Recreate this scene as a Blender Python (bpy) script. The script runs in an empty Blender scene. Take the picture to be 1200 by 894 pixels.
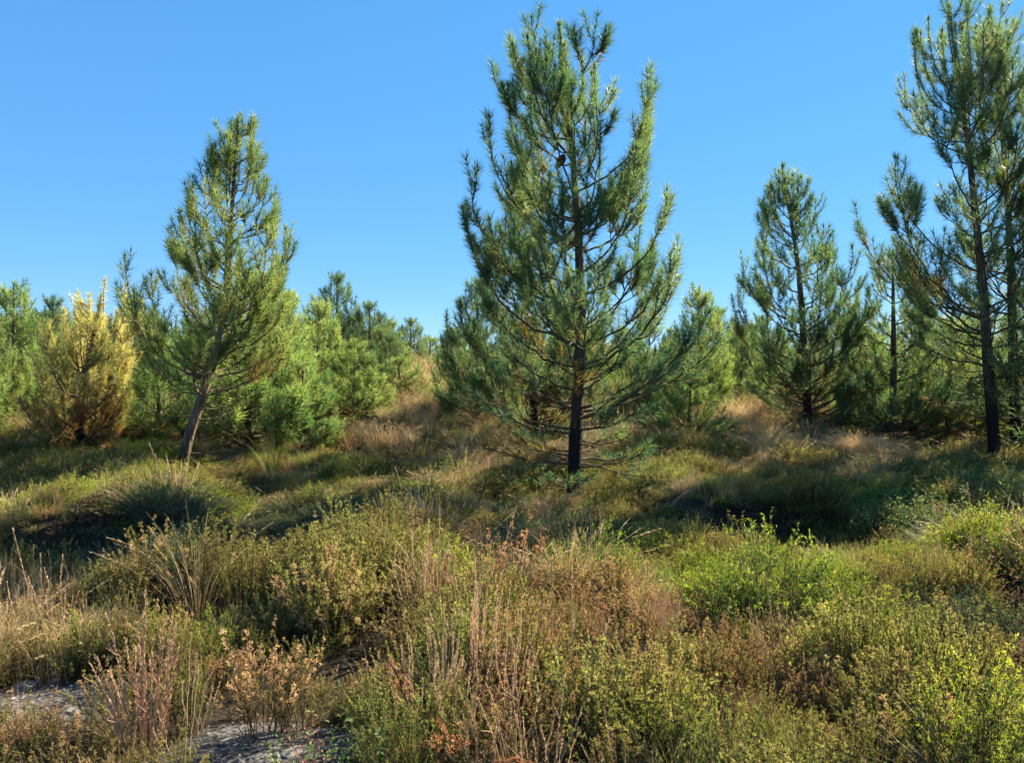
import bpy, math, random
import numpy as np
from mathutils import Vector
R = math.radians
rng = np.random.default_rng(7)
col = bpy.context.scene.collection
sc = bpy.context.scene

# ------------------------------------------------------------ camera geometry
F = 924.0; CX, CY = 600.0, 447.0; EYE = 1.6
def sstep(a, b, x):
    t = np.clip((np.asarray(x, float) - a) / (b - a), 0, 1); return t * t * (3 - 2 * t)
_gy = [-400, -60, 0, 3, 5, 8, 9.7, 12, 15, 20, 25, 30, 36, 50, 90, 200, 600, 3000]
_gz = [-6, -1.2, 0, 0, .01, .02, .09, .34, .82, 1.42, 1.74, 1.92, 1.98, 1.7, .4, -4, -14, -30]
def vnoise(x, y, s, seed=0):
    x = np.asarray(x, float) / s + seed * 17.3; y = np.asarray(y, float) / s + seed * 9.1
    xi, yi = np.floor(x), np.floor(y); fx, fy = x - xi, y - yi
    fx = fx * fx * (3 - 2 * fx); fy = fy * fy * (3 - 2 * fy)
    def h(a, b):
        v = np.sin(a * 127.1 + b * 311.7 + seed * 3.3) * 43758.5453; return v - np.floor(v)
    return (h(xi, yi) * (1 - fx) + h(xi + 1, yi) * fx) * (1 - fy) + (h(xi, yi + 1) * (1 - fx) + h(xi + 1, yi + 1) * fx) * fy
def bank_mask(x):
    x = np.asarray(x, float)
    return np.maximum(np.maximum(sstep(-3.0, -3.5, x) * sstep(-5.2, -4.7, x), sstep(1.5, 2.0, x) * sstep(3.7, 3.3, x)), .7 * sstep(4.1, 4.4, x) * sstep(5.6, 5.2, x))
def bank_edge(x):
    return np.where(np.asarray(x) < 0, 7.75, 8.55) + .6 * (vnoise(x, 0 * np.asarray(x), .8, 3) - .5) + .25 * (vnoise(x, 0 * np.asarray(x), .25, 13) - .5)
def ground(x, y):
    x = np.asarray(x, float); y = np.asarray(y, float)
    yy = y + 1.2 * (vnoise(x, y, 6, 1) - .5) * sstep(4, 12, y)
    z = np.interp(yy, _gy, _gz)
    near = sstep(60, 30, np.hypot(x, y))
    z = z + near * (.22 * (vnoise(x, y, 1.3, 2) - .5) * sstep(3, 5, y) + .05 * (vnoise(x, y, .45, 5) - .5) + .02 * (vnoise(x, y, .15, 8) - .5))
    z = z + near * .25 * (vnoise(x, y, 5, 4) - .5) * sstep(9, 16, y)
    e = bank_edge(x); m = bank_mask(x)
    z = z + m * (.24 * sstep(e - .22, e + .02, y) * sstep(e + 3.2, e + .3, y) - .14 * sstep(e - 2.2, e - .5, y) * sstep(e + .02, e - .22, y))
    return z
def at(px, Y):
    return (px - CX) / F * Y
def hit(px, py):
    ys = np.linspace(2.2, 45, 2200)
    d = ground((px - CX) / F * ys, ys) - (EYE - (py - CY) / F * ys)
    k = int(np.argmax(d > 0)) if (d > 0).any() else len(ys) - 1
    return float((px - CX) / F * ys[k]), float(ys[k])

# ------------------------------------------------------------ mesh building
class Acc:
    def __init__(s): s.v = []; s.f = []; s.m = []; s.a = []; s.n = 0
    def add(s, v, f, mat=0, tone=0.5):
        v = np.asarray(v, np.float32).reshape(-1, 3); f = np.asarray(f, np.int64)
        s.v.append(v); s.f.append(f + s.n); s.m.append(np.full(len(f), mat, np.int32))
        s.a.append(np.broadcast_to(np.asarray(tone, np.float32), (len(v),)).copy()); s.n += len(v)
    def mesh(s, name, mats, smooth=False):
        me = bpy.data.meshes.new(name)
        if not s.v: return me
        V = np.concatenate(s.v); me.vertices.add(len(V)); me.vertices.foreach_set('co', V.ravel())
        tot = np.concatenate([np.full(len(f), f.shape[1], np.int32) for f in s.f])
        idx = np.concatenate([f.ravel() for f in s.f]).astype(np.int32)
        me.loops.add(len(idx)); me.loops.foreach_set('vertex_index', idx)
        st = np.concatenate([[0], np.cumsum(tot)[:-1]]).astype(np.int32)
        me.polygons.add(len(tot)); me.polygons.foreach_set('loop_start', st); me.polygons.foreach_set('loop_total', tot)
        me.polygons.foreach_set('material_index', np.concatenate(s.m))
        me.polygons.foreach_set('use_smooth', np.full(len(tot), smooth))
        at_ = me.attributes.new('tone', 'FLOAT', 'POINT'); at_.data.foreach_set('value', np.concatenate(s.a))
        for m in mats: me.materials.append(m)
        me.update(calc_edges=True)
        return me
def obj(name, me, parent=None, loc=(0, 0, 0)):
    o = bpy.data.objects.new(name, me); col.objects.link(o); o.location = loc
    if parent: o.parent = parent
    return o
def tag(o, label=None, cat=None, group=None, kind=None):
    for k, v in (('label', label), ('category', cat), ('group', group), ('kind', kind)):
        if v: o[k] = v
    return o
def unit(v):
    return v / np.maximum(np.linalg.norm(v, axis=-1, keepdims=True), 1e-9)
def tube(acc, pts, rad, n=6, mat=0, tone=.5, rough=0):
    P = np.asarray(pts, float); k = len(P); T = unit(np.gradient(P, axis=0))
    ref = np.array([0, 1., 0]) if abs(T[:, 1]).mean() < .8 else np.array([1., 0, 0])
    A = unit(np.cross(T, ref)); B = np.cross(T, A)
    ang = np.linspace(0, 2 * np.pi, n, endpoint=False)
    r = np.asarray(rad, float)[:, None] * (1 + rough * rng.uniform(-1, 1, (k, n)))
    V = P[:, None] + r[..., None] * (np.cos(ang)[None, :, None] * A[:, None] + np.sin(ang)[None, :, None] * B[:, None])
    i = np.arange(k - 1)[:, None] * n; j = np.arange(n)[None]; j2 = (j + 1) % n
    Fq = np.stack([i + j, i + j2, i + n + j2, i + n + j], -1).reshape(-1, 4)
    acc.add(V.reshape(-1, 3), Fq, mat, tone)
def bez(p0, p1, p2, p3, n):
    t = np.linspace(0, 1, n)[:, None]
    return (1 - t) ** 3 * p0 + 3 * (1 - t) ** 2 * t * p1 + 3 * (1 - t) * t * t * p2 + t ** 3 * p3
def catmull(pts, n):
    P = np.asarray(pts, float); t = np.linspace(0, len(P) - 1, n); out = []
    for u in t:
        i = min(int(u), len(P) - 2); f = u - i
        a, b, c, d = P[max(i - 1, 0)], P[i], P[i + 1], P[min(i + 2, len(P) - 1)]
        out.append(.5 * ((2 * b) + (-a + c) * f + (2 * a - 5 * b + 4 * c - d) * f * f + (-a + 3 * b - 3 * c + d) * f ** 3))
    return np.array(out)
def leaves(acc, base, d, L, W, mat=0, tone=.5, tip=None, kind='tri', normal=None):
    """many narrow leaves: base (n,3), direction d (n,3), length L, width W"""
    n = len(base); d = unit(d); r = normal if normal is not None else rng.normal(size=(n, 3))
    s = unit(np.cross(d, r)); L = np.broadcast_to(L, (n,))[:, None]; W = np.broadcast_to(W, (n,))[:, None] * .5
    tone = np.broadcast_to(tone, (n,)); tip = tone if tip is None else np.broadcast_to(tip, (n,))
    if kind == 'tri':
        V = np.stack([base - s * W, base + s * W, base + d * L], 1); tn = np.stack([tone, tone, tip], 1)
        acc.add(V.reshape(-1, 3), np.arange(3 * n).reshape(n, 3), mat, tn.ravel())
    else:  # oval leaf, slightly folded
        up = np.cross(s, d)
        V = np.stack([base, base + d * L * .45 + s * W + up * W * .25, base + d * L, base + d * L * .45 - s * W + up * W * .25], 1)
        tn = np.stack([tone, tone, tip, tone], 1)
        k = np.arange(n)[:, None] * 4
        acc.add(V.reshape(-1, 3), np.concatenate([k + [0, 1, 2], k + [0, 2, 3]]), mat, tn.ravel())

# ------------------------------------------------------------ materials
def new_mat(name):
    m = bpy.data.materials.new(name); m.use_nodes = True; nt = m.node_tree; nt.nodes.clear()
    return m, nt, nt.nodes.new
def ramp(nt, stops):
    r = nt.nodes.new('ShaderNodeValToRGB'); cr = r.color_ramp
    while len(cr.elements) > 1: cr.elements.remove(cr.elements[-1])
    cr.elements[0].position = stops[0][0]; cr.elements[0].color = (*stops[0][1], 1)
    for p, c in stops[1:]:
        e = cr.elements.new(p); e.color = (*c, 1)
    return r
def leaf_mat(name, stops, transl=.35, rough=.45, spec=.4, jitter=.25, huej=.03, tcol=(1.0, 1.05, .6)):
    m, nt, N = new_mat(name); L = nt.links.new
    a = N('ShaderNodeAttribute'); a.attribute_name = 'tone'
    r = ramp(nt, stops); L(a.outputs['Fac'], r.inputs[0])
    oi = N('ShaderNodeObjectInfo'); h = N('ShaderNodeHueSaturation')
    mr = N('ShaderNodeMapRange'); mr.inputs[3].default_value = 1 - jitter; mr.inputs[4].default_value = 1 + jitter
    L(oi.outputs['Random'], mr.inputs[0]); L(mr.outputs[0], h.inputs['Value'])
    mm = N('ShaderNodeMath'); mm.operation = 'MULTIPLY'; mm.inputs[1].default_value = 7.31; L(oi.outputs['Random'], mm.inputs[0])
    fr = N('ShaderNodeMath'); fr.operation = 'FRACT'; L(mm.outputs[0], fr.inputs[0])
    mh = N('ShaderNodeMapRange'); mh.inputs[3].default_value = .5 - huej; mh.inputs[4].default_value = .5 + huej
    L(fr.outputs[0], mh.inputs[0]); L(mh.outputs[0], h.inputs['Hue']); L(r.outputs[0], h.inputs['Color'])
    p = N('ShaderNodeBsdfPrincipled'); p.inputs['Roughness'].default_value = rough; p.inputs['Specular IOR Level'].default_value = spec
    L(h.outputs[0], p.inputs['Base Color'])
    t = N('ShaderNodeBsdfTranslucent'); mc = N('ShaderNodeMix'); mc.data_type = 'RGBA'; mc.blend_type = 'MULTIPLY'; mc.inputs[0].default_value = 1
    L(h.outputs[0], mc.inputs[6]); mc.inputs[7].default_value = (*[c * 1.3 for c in tcol], 1); L(mc.outputs[2], t.inputs['Color'])
    mx = N('ShaderNodeMixShader'); mx.inputs[0].default_value = transl
    L(p.outputs[0], mx.inputs[1]); L(t.outputs[0], mx.inputs[2])
    o = N('ShaderNodeOutputMaterial'); L(mx.outputs[0], o.inputs[0])
    return m
def bark_mat(name, c1, c2, c3, scale=14, char=0):
    m, nt, N = new_mat(name); L = nt.links.new
    tc = N('ShaderNodeTexCoord'); mp = N('ShaderNodeMapping'); mp.inputs['Scale'].default_value = (1, 1, .3); L(tc.outputs['Object'], mp.inputs[0])
    n1 = N('ShaderNodeTexNoise'); n1.inputs['Scale'].default_value = scale; n1.inputs['Detail'].default_value = 6; L(mp.outputs[0], n1.inputs[0])
    vo = N('ShaderNodeTexVoronoi'); vo.feature = 'DISTANCE_TO_EDGE'; vo.inputs['Scale'].default_value = scale * 1.6; L(mp.outputs[0], vo.inputs[0])
    r = ramp(nt, [(.3, c1), (.5, c2), (.72, c3)]); L(n1.outputs[0], r.inputs[0])
    if char:
        sx = N('ShaderNodeSeparateXYZ'); L(tc.outputs['Object'], sx.inputs[0]); n3 = N('ShaderNodeTexNoise'); n3.inputs['Scale'].default_value = 3; L(tc.outputs['Object'], n3.inputs[0])
        a1 = N('ShaderNodeMath'); a1.operation = 'MULTIPLY_ADD'; L(n3.outputs[0], a1.inputs[0]); a1.inputs[1].default_value = 1.2; L(sx.outputs[2], a1.inputs[2])
        m1 = N('ShaderNodeMapRange'); m1.inputs[1].default_value = char; m1.inputs[2].default_value = char + 1.3; L(a1.outputs[0], m1.inputs[0])
        mc = N('ShaderNodeMix'); mc.data_type = 'RGBA'; mc.inputs[6].default_value = (.016, .013, .012, 1); L(m1.outputs[0], mc.inputs[0]); L(r.outputs[0], mc.inputs[7]); r = mc
    p = N('ShaderNodeBsdfPrincipled'); p.inputs['Roughness'].default_value = .9; p.inputs['Specular IOR Level'].default_value = .2
    L(r.outputs[2 if char else 0], p.inputs['Base Color'])
    mr = N('ShaderNodeMapRange'); mr.inputs[2].default_value = .12; L(vo.outputs[0], mr.inputs[0])
    ad = N('ShaderNodeMath'); L(mr.outputs[0], ad.inputs[0]); L(n1.outputs[0], ad.inputs[1])
    b = N('ShaderNodeBump'); b.inputs['Strength'].default_value = .9; b.inputs['Distance'].default_value = .012; L(ad.outputs[0], b.inputs['Height'])
    L(b.outputs[0], p.inputs['Normal']); o = N('ShaderNodeOutputMaterial'); L(p.outputs[0], o.inputs[0])
    return m
M = {}
# tone: 0 = dead / rusty inner needles, .25 old, 1 young
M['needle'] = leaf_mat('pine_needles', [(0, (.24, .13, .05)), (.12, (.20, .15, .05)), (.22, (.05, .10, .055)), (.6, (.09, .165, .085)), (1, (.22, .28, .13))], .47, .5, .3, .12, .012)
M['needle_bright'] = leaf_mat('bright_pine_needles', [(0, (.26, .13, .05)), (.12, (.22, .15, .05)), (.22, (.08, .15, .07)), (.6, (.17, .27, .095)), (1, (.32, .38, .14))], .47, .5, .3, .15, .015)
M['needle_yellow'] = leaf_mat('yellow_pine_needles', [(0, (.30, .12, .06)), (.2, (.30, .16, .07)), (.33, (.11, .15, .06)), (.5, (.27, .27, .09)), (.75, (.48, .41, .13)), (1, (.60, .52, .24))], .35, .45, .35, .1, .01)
M['bark'] = bark_mat('pine_bark', (.035, .028, .022), (.10, .075, .055), (.22, .16, .12), char=1.5)
M['bark_warm'] = bark_mat('warm_pine_bark', (.06, .045, .035), (.19, .13, .09), (.40, .28, .2), char=.35)
M['twig'] = bark_mat('twig_bark', (.05, .035, .025), (.12, .085, .055), (.2, .15, .10), 30)
M['stem'] = bark_mat('shrub_stems', (.05, .03, .02), (.11, .07, .04), (.2, .13, .08), 40)
M['bark_plain'] = bark_mat('young_pine_bark', (.035, .028, .022), (.10, .075, .055), (.20, .15, .115))
M['cone'] = bark_mat('cone_scales', (.05, .025, .015), (.12, .06, .035), (.22, .12, .07), 60)
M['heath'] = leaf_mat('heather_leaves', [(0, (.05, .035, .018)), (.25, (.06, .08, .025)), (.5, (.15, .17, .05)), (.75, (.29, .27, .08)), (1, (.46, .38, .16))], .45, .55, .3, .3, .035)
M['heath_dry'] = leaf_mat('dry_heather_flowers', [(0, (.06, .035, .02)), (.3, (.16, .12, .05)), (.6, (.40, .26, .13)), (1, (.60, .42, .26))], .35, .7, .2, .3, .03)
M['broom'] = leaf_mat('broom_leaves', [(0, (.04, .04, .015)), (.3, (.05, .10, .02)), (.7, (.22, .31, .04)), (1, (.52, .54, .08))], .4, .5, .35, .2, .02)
M['blue'] = leaf_mat('shade_tinted_heath_leaves', [(0, (.04, .04, .03)), (.3, (.05, .09, .05)), (.7, (.10, .16, .09)), (1, (.17, .23, .13))], .3, .55, .3, .25, .03)  # darker bluish heather leaves, with the tint of shade put into the colour
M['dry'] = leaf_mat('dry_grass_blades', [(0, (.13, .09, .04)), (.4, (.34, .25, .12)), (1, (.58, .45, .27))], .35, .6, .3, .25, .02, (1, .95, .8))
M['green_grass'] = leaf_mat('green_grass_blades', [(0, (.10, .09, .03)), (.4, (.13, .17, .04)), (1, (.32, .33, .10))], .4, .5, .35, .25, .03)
M['stalk'] = leaf_mat('dead_stalks', [(0, (.14, .08, .05)), (.5, (.44, .29, .17)), (1, (.66, .50, .32))], .25, .7, .2, .2, .015, (1, .9, .8))
M['rust'] = leaf_mat('rusty_leaves', [(0, (.08, .04, .02)), (.5, (.28, .12, .07)), (1, (.42, .22, .13))], .3, .6, .25, .25, .02, (1, .8, .6))
M['bramble'] = leaf_mat('bramble_leaves', [(0, (.05, .06, .03)), (.4, (.07, .12, .04)), (1, (.22, .27, .10))], .25, .75, .12, .2, .03)

def ground_mat():
    m, nt, N = new_mat('heath_soil'); L = nt.links.new
    tc = N('ShaderNodeTexCoord')
    n1 = N('ShaderNodeTexNoise'); n1.inputs['Scale'].default_value = 1.4; n1.inputs['Detail'].default_value = 8; n1.inputs['Roughness'].default_value = .65; L(tc.outputs['Object'], n1.inputs[0])
    n2 = N('ShaderNodeTexNoise'); n2.inputs['Scale'].default_value = 28; n2.inputs['Detail'].default_value = 6; L(tc.outputs['Object'], n2.inputs[0])
    r1 = ramp(nt, [(.3, (.018, .014, .010)), (.5, (.04, .031, .02)), (.7, (.085, .066, .04))]); L(n1.outputs[0], r1.inputs[0])
    r2 = ramp(nt, [(.35, (.45, .45, .45)), (.62, (1.35, 1.3, 1.2))]); L(n2.outputs[0], r2.inputs[0])
    mx = N('ShaderNodeMix'); mx.data_type = 'RGBA'; mx.blend_type = 'MULTIPLY'; mx.inputs[0].default_value = 1
    L(r1.outputs[0], mx.inputs[6]); L(r2.outputs[0], mx.inputs[7])
    p = N('ShaderNodeBsdfPrincipled'); p.inputs['Roughness'].default_value = .95; p.inputs['Specular IOR Level'].default_value = .15
    L(mx.outputs[2], p.inputs['Base Color'])
    b = N('ShaderNodeBump'); b.inputs['Strength'].default_value = .8; b.inputs['Distance'].default_value = .03; L(n2.outputs[0], b.inputs['Height']); L(b.outputs[0], p.inputs['Normal'])
    o = N('ShaderNodeOutputMaterial'); L(p.outputs[0], o.inputs[0]); return m
def stony_mat(name='stony_path', lo=(.02, .018, .016), hi=(.13, .125, .12)):
    m, nt, N = new_mat(name); L = nt.links.new
    tc = N('ShaderNodeTexCoord')
    n1 = N('ShaderNodeTexNoise'); n1.inputs['Scale'].default_value = 9; n1.inputs['Detail'].default_value = 8; n1.inputs['Roughness'].default_value = .7; L(tc.outputs['Object'], n1.inputs[0])
    vo = N('ShaderNodeTexVoronoi'); vo.inputs['Scale'].default_value = 32; L(tc.outputs['Object'], vo.inputs[0])
    r1 = ramp(nt, [(.38, lo), (.55, tuple(.5 * (a + b) for a, b in zip(lo, hi))), (.7, hi)]); L(n1.outputs[0], r1.inputs[0])
    p = N('ShaderNodeBsdfPrincipled'); p.inputs['Roughness'].default_value = .9; L(r1.outputs[0], p.inputs['Base Color'])
    b = N('ShaderNodeBump'); b.inputs['Strength'].default_value = .9; b.inputs['Distance'].default_value = .02; L(vo.outputs[0], b.inputs['Height']); L(b.outputs[0], p.inputs['Normal'])
    o = N('ShaderNodeOutputMaterial'); L(p.outputs[0], o.inputs[0]); return m
M['ground'] = ground_mat(); M['path'] = stony_mat(); M['stone'] = stony_mat('pale_stone', (.26, .25, .24), (.62, .60, .57))

# ------------------------------------------------------------ ground sheet + path
def grid(xs, ys, lift=0, edge=None):
    X, Y = np.meshgrid(xs, ys); Z = ground(X, Y) + lift
    V = np.stack([X, Y, Z], -1).reshape(-1, 3); nx, ny = len(xs), len(ys)
    i = (np.arange(ny - 1)[:, None] * nx + np.arange(nx - 1)[None]).ravel()
    return V, np.stack([i, i + 1, i + nx + 1, i + nx], 1)
xs = np.concatenate([[-3000, -800, -300, -120, -60, -40], np.arange(-26, -9, .4), np.arange(-9, 9, .07), np.arange(9, 26.1, .4), [40, 60, 120, 300, 800, 3000]])
ys = np.concatenate([[-400, -100, -40, -15, -5], np.arange(0, 2, .3), np.arange(2, 11, .07), np.arange(11, 40, .35), [44, 50, 60, 80, 120, 200, 400, 900, 3000]])
a = Acc(); V, Fc = grid(xs, ys); a.add(V, Fc); tag(obj('ground', a.mesh('ground', [M['ground']], True)), 'brown heathland soil rising gently under the scrub and pines', kind='structure')
def bare(x, y):   # 1 on the bare stony path, 0 elsewhere
    x = np.asarray(x, float); y = np.asarray(y, float)
    w = .35 * (vnoise(x, y, .5, 11) - .5) + .3 * (vnoise(x, y, .11, 12) - .5)
    p1 = ((x + 2.3) / .5) ** 2 + ((y - 3.98) / .3) ** 2 < 1 + w * 4
    p2 = ((x + 1.1) / .5) ** 2 + ((y - 3.3) / .28) ** 2 < 1 + w * 4
    p2 = p2 | (y < 2.2 + w) & (x < 3)
    return (p1 | p2)
px_, py_ = np.arange(-6, .2, .05), np.arange(.4, 5, .05)
V, Fc = grid(px_, py_, .006)
c = V[Fc].mean(1); keep = bare(c[:, 0], c[:, 1])
a = Acc(); a.add(V, Fc[keep]); tag(obj('path', a.mesh('path', [M['path']], True)), 'pale bare stony earth at the foot of the heath', kind='structure')

# ------------------------------------------------------------ pines
def needles_on(acc, P, dens, nl, nw, tone, spread=(25, 65), tip_tone=.1, tn_noise=.08):
    seg = np.linalg.norm(np.diff(P, axis=0), axis=1); cum = np.concatenate([[0], np.cumsum(seg)]); Lt = cum[-1]
    n = max(6, int(dens * Lt)); u = np.sort(rng.uniform(0, Lt, n)) ; u = np.concatenate([u, np.full(max(5, n // 8), Lt * .985)])
    n = len(u); base = np.stack([np.interp(u, cum, P[:, k]) for k in range(3)], 1)
    T = unit(np.gradient(P, axis=0)); tan = unit(np.stack([np.interp(u, cum, T[:, k]) for k in range(3)], 1))
    rad = unit(np.cross(tan, rng.normal(size=(n, 3))))
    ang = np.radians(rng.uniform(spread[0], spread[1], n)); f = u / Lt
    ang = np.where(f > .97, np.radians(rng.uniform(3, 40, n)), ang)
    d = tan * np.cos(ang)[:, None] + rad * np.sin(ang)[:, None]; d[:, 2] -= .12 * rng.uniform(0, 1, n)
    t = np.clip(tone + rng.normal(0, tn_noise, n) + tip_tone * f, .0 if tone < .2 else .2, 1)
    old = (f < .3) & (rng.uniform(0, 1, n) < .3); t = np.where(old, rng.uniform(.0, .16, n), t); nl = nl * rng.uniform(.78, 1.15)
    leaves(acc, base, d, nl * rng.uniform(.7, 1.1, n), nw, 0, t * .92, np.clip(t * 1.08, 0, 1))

def pine(H, trunk, prof, tslope=0, tsd=.17, nb=60, r0=.1, dens=230, nl=.15, nw=.0045, upper=.5, sparse=.55, dead_low=.25, base_tone=.5,
         t_low=.06, nsec=6, cover=(.45, .9), parts=False, bark='bark', needle='needle', trunk_needles=True, leaders=5, seed=1, low_rise=.12, tops=None, lead=(.08, .28), leadl=1.0):
    """returns dict of meshes; local origin at the trunk's foot. trunk: points; prof: (t, r_minus_x, r_plus_x)"""
    global rng
    rng = np.random.default_rng(seed)
    TP = catmull(trunk, 40); tz = TP[:, 2]
    def trunk_at(z): return np.array([np.interp(z, tz, TP[:, 0]), np.interp(z, tz, TP[:, 1]), z])
    def trad(z): return r0 * (1 - .93 * np.clip(z / H, 0, 1)) ** .85 + .004
    ta = Acc(); rr = np.array([trad(z) for z in tz]); rr[0] *= 2.0; rr[1] *= 1.35; tube(ta, TP, rr, 12, 0, .5, .06)
    na = Acc(); branch_accs = []
    pt = np.array(prof)
    ts = (np.arange(nb) + rng.uniform(0, .9, nb)) / nb; ts = t_low + (1 - t_low) * ts
    ts = np.round(ts * H / .42) * .42 / H * .45 + ts * .55           # whorls
    for k, t in enumerate(ts):
        t = min(t, .985); az = k * 2.399 + rng.normal(0, .35)
        rl, rr_ = np.interp(t, pt[:, 0], pt[:, 1]), np.interp(t, pt[:, 0], pt[:, 2])
        c = (1 + math.cos(az)) / 2; r = (rl * (1 - c) + rr_ * c) * rng.uniform(.62, 1.12)
        steep = sstep(upper - .35, upper + .15, t)
        rise = r * (low_rise + (1.15 - low_rise) * steep) * rng.uniform(.8, 1.2) + .1
        ztip = t * H + rng.normal(0, .04); z0 = max(ztip - rise, .08 * H * rng.uniform(.4, 1.6)); z0 = min(z0, .96 * H)
        p0 = trunk_at(z0); o = np.array([math.cos(az), math.sin(az), 0.])
        p3 = trunk_at(min(ztip, H)); p3[2] = ztip; p3 = p3 * [1, 1, 1] + o * r
        p1 = p0 + o * r * .5 + [0, 0, (ztip - z0) * .12]
        p2 = p3 - o * r * (.22 - .18 * steep) - [0, 0, (ztip - z0) * (.25 + .40 * steep) + .03]
        P = bez(p0, p1, p2, p3, 12); P[2:-1] += rng.normal(0, .012, (9, 3))
        L = np.linalg.norm(np.diff(P, axis=0), axis=1).sum()
        br = max(.006, min(.28 * trad(z0) + .003, .007 + L * .008))
        ba = Acc(); tube(ba, P, np.linspace(br, .0035, 12), 5, 0, .5, .05)
        dn = dens * (sparse + (1 - sparse) * steep) * rng.uniform(.75, 1.15)
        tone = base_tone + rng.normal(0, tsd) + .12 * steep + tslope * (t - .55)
        cov = min(rng.uniform(*cover) * (.7 + .5 * steep), L * .8)
        seg = np.concatenate([[0], np.cumsum(np.linalg.norm(np.diff(P, axis=0), axis=1))])
        u = np.linspace(L - cov, L, 7); tipP = np.stack([np.interp(u, seg, P[:, q]) for q in range(3)], 1)
        isdead = rng.uniform() < dead_low * (1 - sstep(.25, .6, t))
        if isdead: tone = rng.uniform(.02, .13)
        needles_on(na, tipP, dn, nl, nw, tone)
        ns = int(nsec * (.5 + L / 1.6) * rng.uniform(.7, 1.2))
        for q in range(ns):
            s = rng.uniform(.3, .93); i = s * 11; i0 = int(i); b = P[i0] * (1 - i + i0) + P[min(i0 + 1, 11)] * (i - i0)
            tg = unit(P[min(i0 + 1, 11)] - P[max(i0 - 1, 0)])
            side = unit(np.cross(tg, [0, 0, 1.])) * (1 if q % 2 else -1)
            l = (.24 + .42 * (1 - s) * L * rng.uniform(.5, 1.1)); l = min(l, .9)
            d1 = unit(tg * .7 + side * rng.uniform(.5, .95) + [0, 0, rng.normal(.05, .15)])
            upv = np.array([0, 0, 1.]) * (.35 + 1.3 * steep)
            e1 = b + d1 * l * .5; e2 = e1 + unit(d1 + upv) * l * .55
            S = bez(b, b + d1 * l * .3, e1 + d1 * l * .08, e2, 7)
            tube(ba, S, np.linspace(min(br * .5, .007), .0028, 7), 4, 0, .5)
            dn2 = dn; t2 = tone + rng.normal(0, .09) if not isdead else rng.uniform(.02, .15)
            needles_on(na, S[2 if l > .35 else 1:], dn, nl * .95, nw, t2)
            if l > .45:
                for w in range(2):
                    j = rng.integers(2, 5); b2 = S[j]; d2 = unit(unit(S[j + 1] - S[j - 1]) + unit(np.cross(d1, [0, 0, 1.])) * (1 if w else -1) * .7 + upv * .4)
                    l2 = l * rng.uniform(.3, .5); S2 = bez(b2, b2 + d2 * l2 * .3, b2 + d2 * l2 * .6, b2 + d2 * l2 + [0, 0, l2 * .2], 4)
                    tube(ba, S2, np.linspace(.004, .0025, 4), 4, 0, .5)
                    needles_on(na, S2, dn, nl * .9, nw, t2)
        branch_accs.append((L, ba, isdead))
    for q in range(12 if parts else 5):      # bare dead twigs low on the stem
        z = H * rng.uniform(.04, .34); az = rng.uniform(0, 6.283); o = np.array([math.cos(az), math.sin(az), 0]); l = rng.uniform(.15, .8) * min(H / 5, 1.1)
        b = trunk_at(z); e = b + o * l + [0, 0, l * rng.uniform(-.25, .5)]; S = bez(b, b + o * l * .4 - [0, 0, l * .12], b + o * l * .8 - [0, 0, l * .05], e, 7) + rng.normal(0, .006, (7, 3))
        tube(ta, S, np.linspace(.009, .0025, 7), 4, 0, .5)
        for w_ in range(3):
            j = rng.integers(2, 6); d_ = unit(o + rng.normal(0, .6, 3)); tube(ta, np.array([S[j], S[j] + d_ * .12, S[j] + d_ * .24 + [0, 0, .03]]), [.004, .003, .002], 3, 0, .5)
    # upright leading shoots round the top
    tip = TP[-1]
    for q in range(leaders):
        az = q * 2.4 + rng.uniform(-.4, .4); o = np.array([math.cos(az), math.sin(az), 0]) * (0 if q == 0 else rng.uniform(*lead))
        ro = np.linalg.norm(o); l = rng.uniform(.65, .95) * H / 6 * (1.15 if q == 0 else 1) * leadl; topz = H - (0 if q == 0 else rng.uniform(.03, .30) * H / 6 + ro * .8); b = trunk_at(topz - l * rng.uniform(.95, 1.1) - ro * .6)
        e = trunk_at(H) + o; e[2] = topz
        S = bez(b, b + o * .95 + [0, 0, .05], e - [0, 0, l * .7], e, 8)
        tube(ta, S, np.linspace(.011, .006, 8), 5, 0, .5)
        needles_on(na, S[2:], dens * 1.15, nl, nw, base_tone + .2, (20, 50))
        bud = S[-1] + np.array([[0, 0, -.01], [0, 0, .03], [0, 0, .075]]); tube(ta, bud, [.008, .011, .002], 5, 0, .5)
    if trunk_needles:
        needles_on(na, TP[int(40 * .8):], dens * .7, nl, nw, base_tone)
    if tops:
        for (x, y, z, l, tn) in tops:
            S = np.array([[x, y, z - l], [x, y, z - l * .5], [x + .02, y, z]]); b = trunk_at(max(z - l - .5, .2 * H))
            tube(ta, bez(b, b + (S[0] - b) * [.8, .8, .2], S[0] - [0, 0, .15], S[0], 8), np.linspace(.014, .008, 8), 5)
            tube(ta, S, [.008, .006, .004], 5); needles_on(na, catmull(S, 6), dens * 1.6, nl * 1.0, nw, tn, (30, 75))
    out = {'trunk': ta.mesh('trunk', [M[bark]], True), 'crown': na.mesh('crown', [M[needle]]), 'branches': []}
    if parts:
        branch_accs.sort(key=lambda e: -e[0])
        out['branches'] = [(b.mesh('branch', [M[bark if bark != 'bark' else 'twig']], True), dd) for L, b, dd in branch_accs[:80]]
        rest = branch_accs[80:]
    else: rest = branch_accs
    if rest:
        m_ = Acc()
        for L, b, dd in rest:
            for v, f, t_ in zip(b.v, b.f, b.a):
                lo = f.min(); m_.add(v, f - lo, 0, .5)
        out['limbs'] = m_.mesh('branches', [M['twig']], True)
    return out
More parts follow.
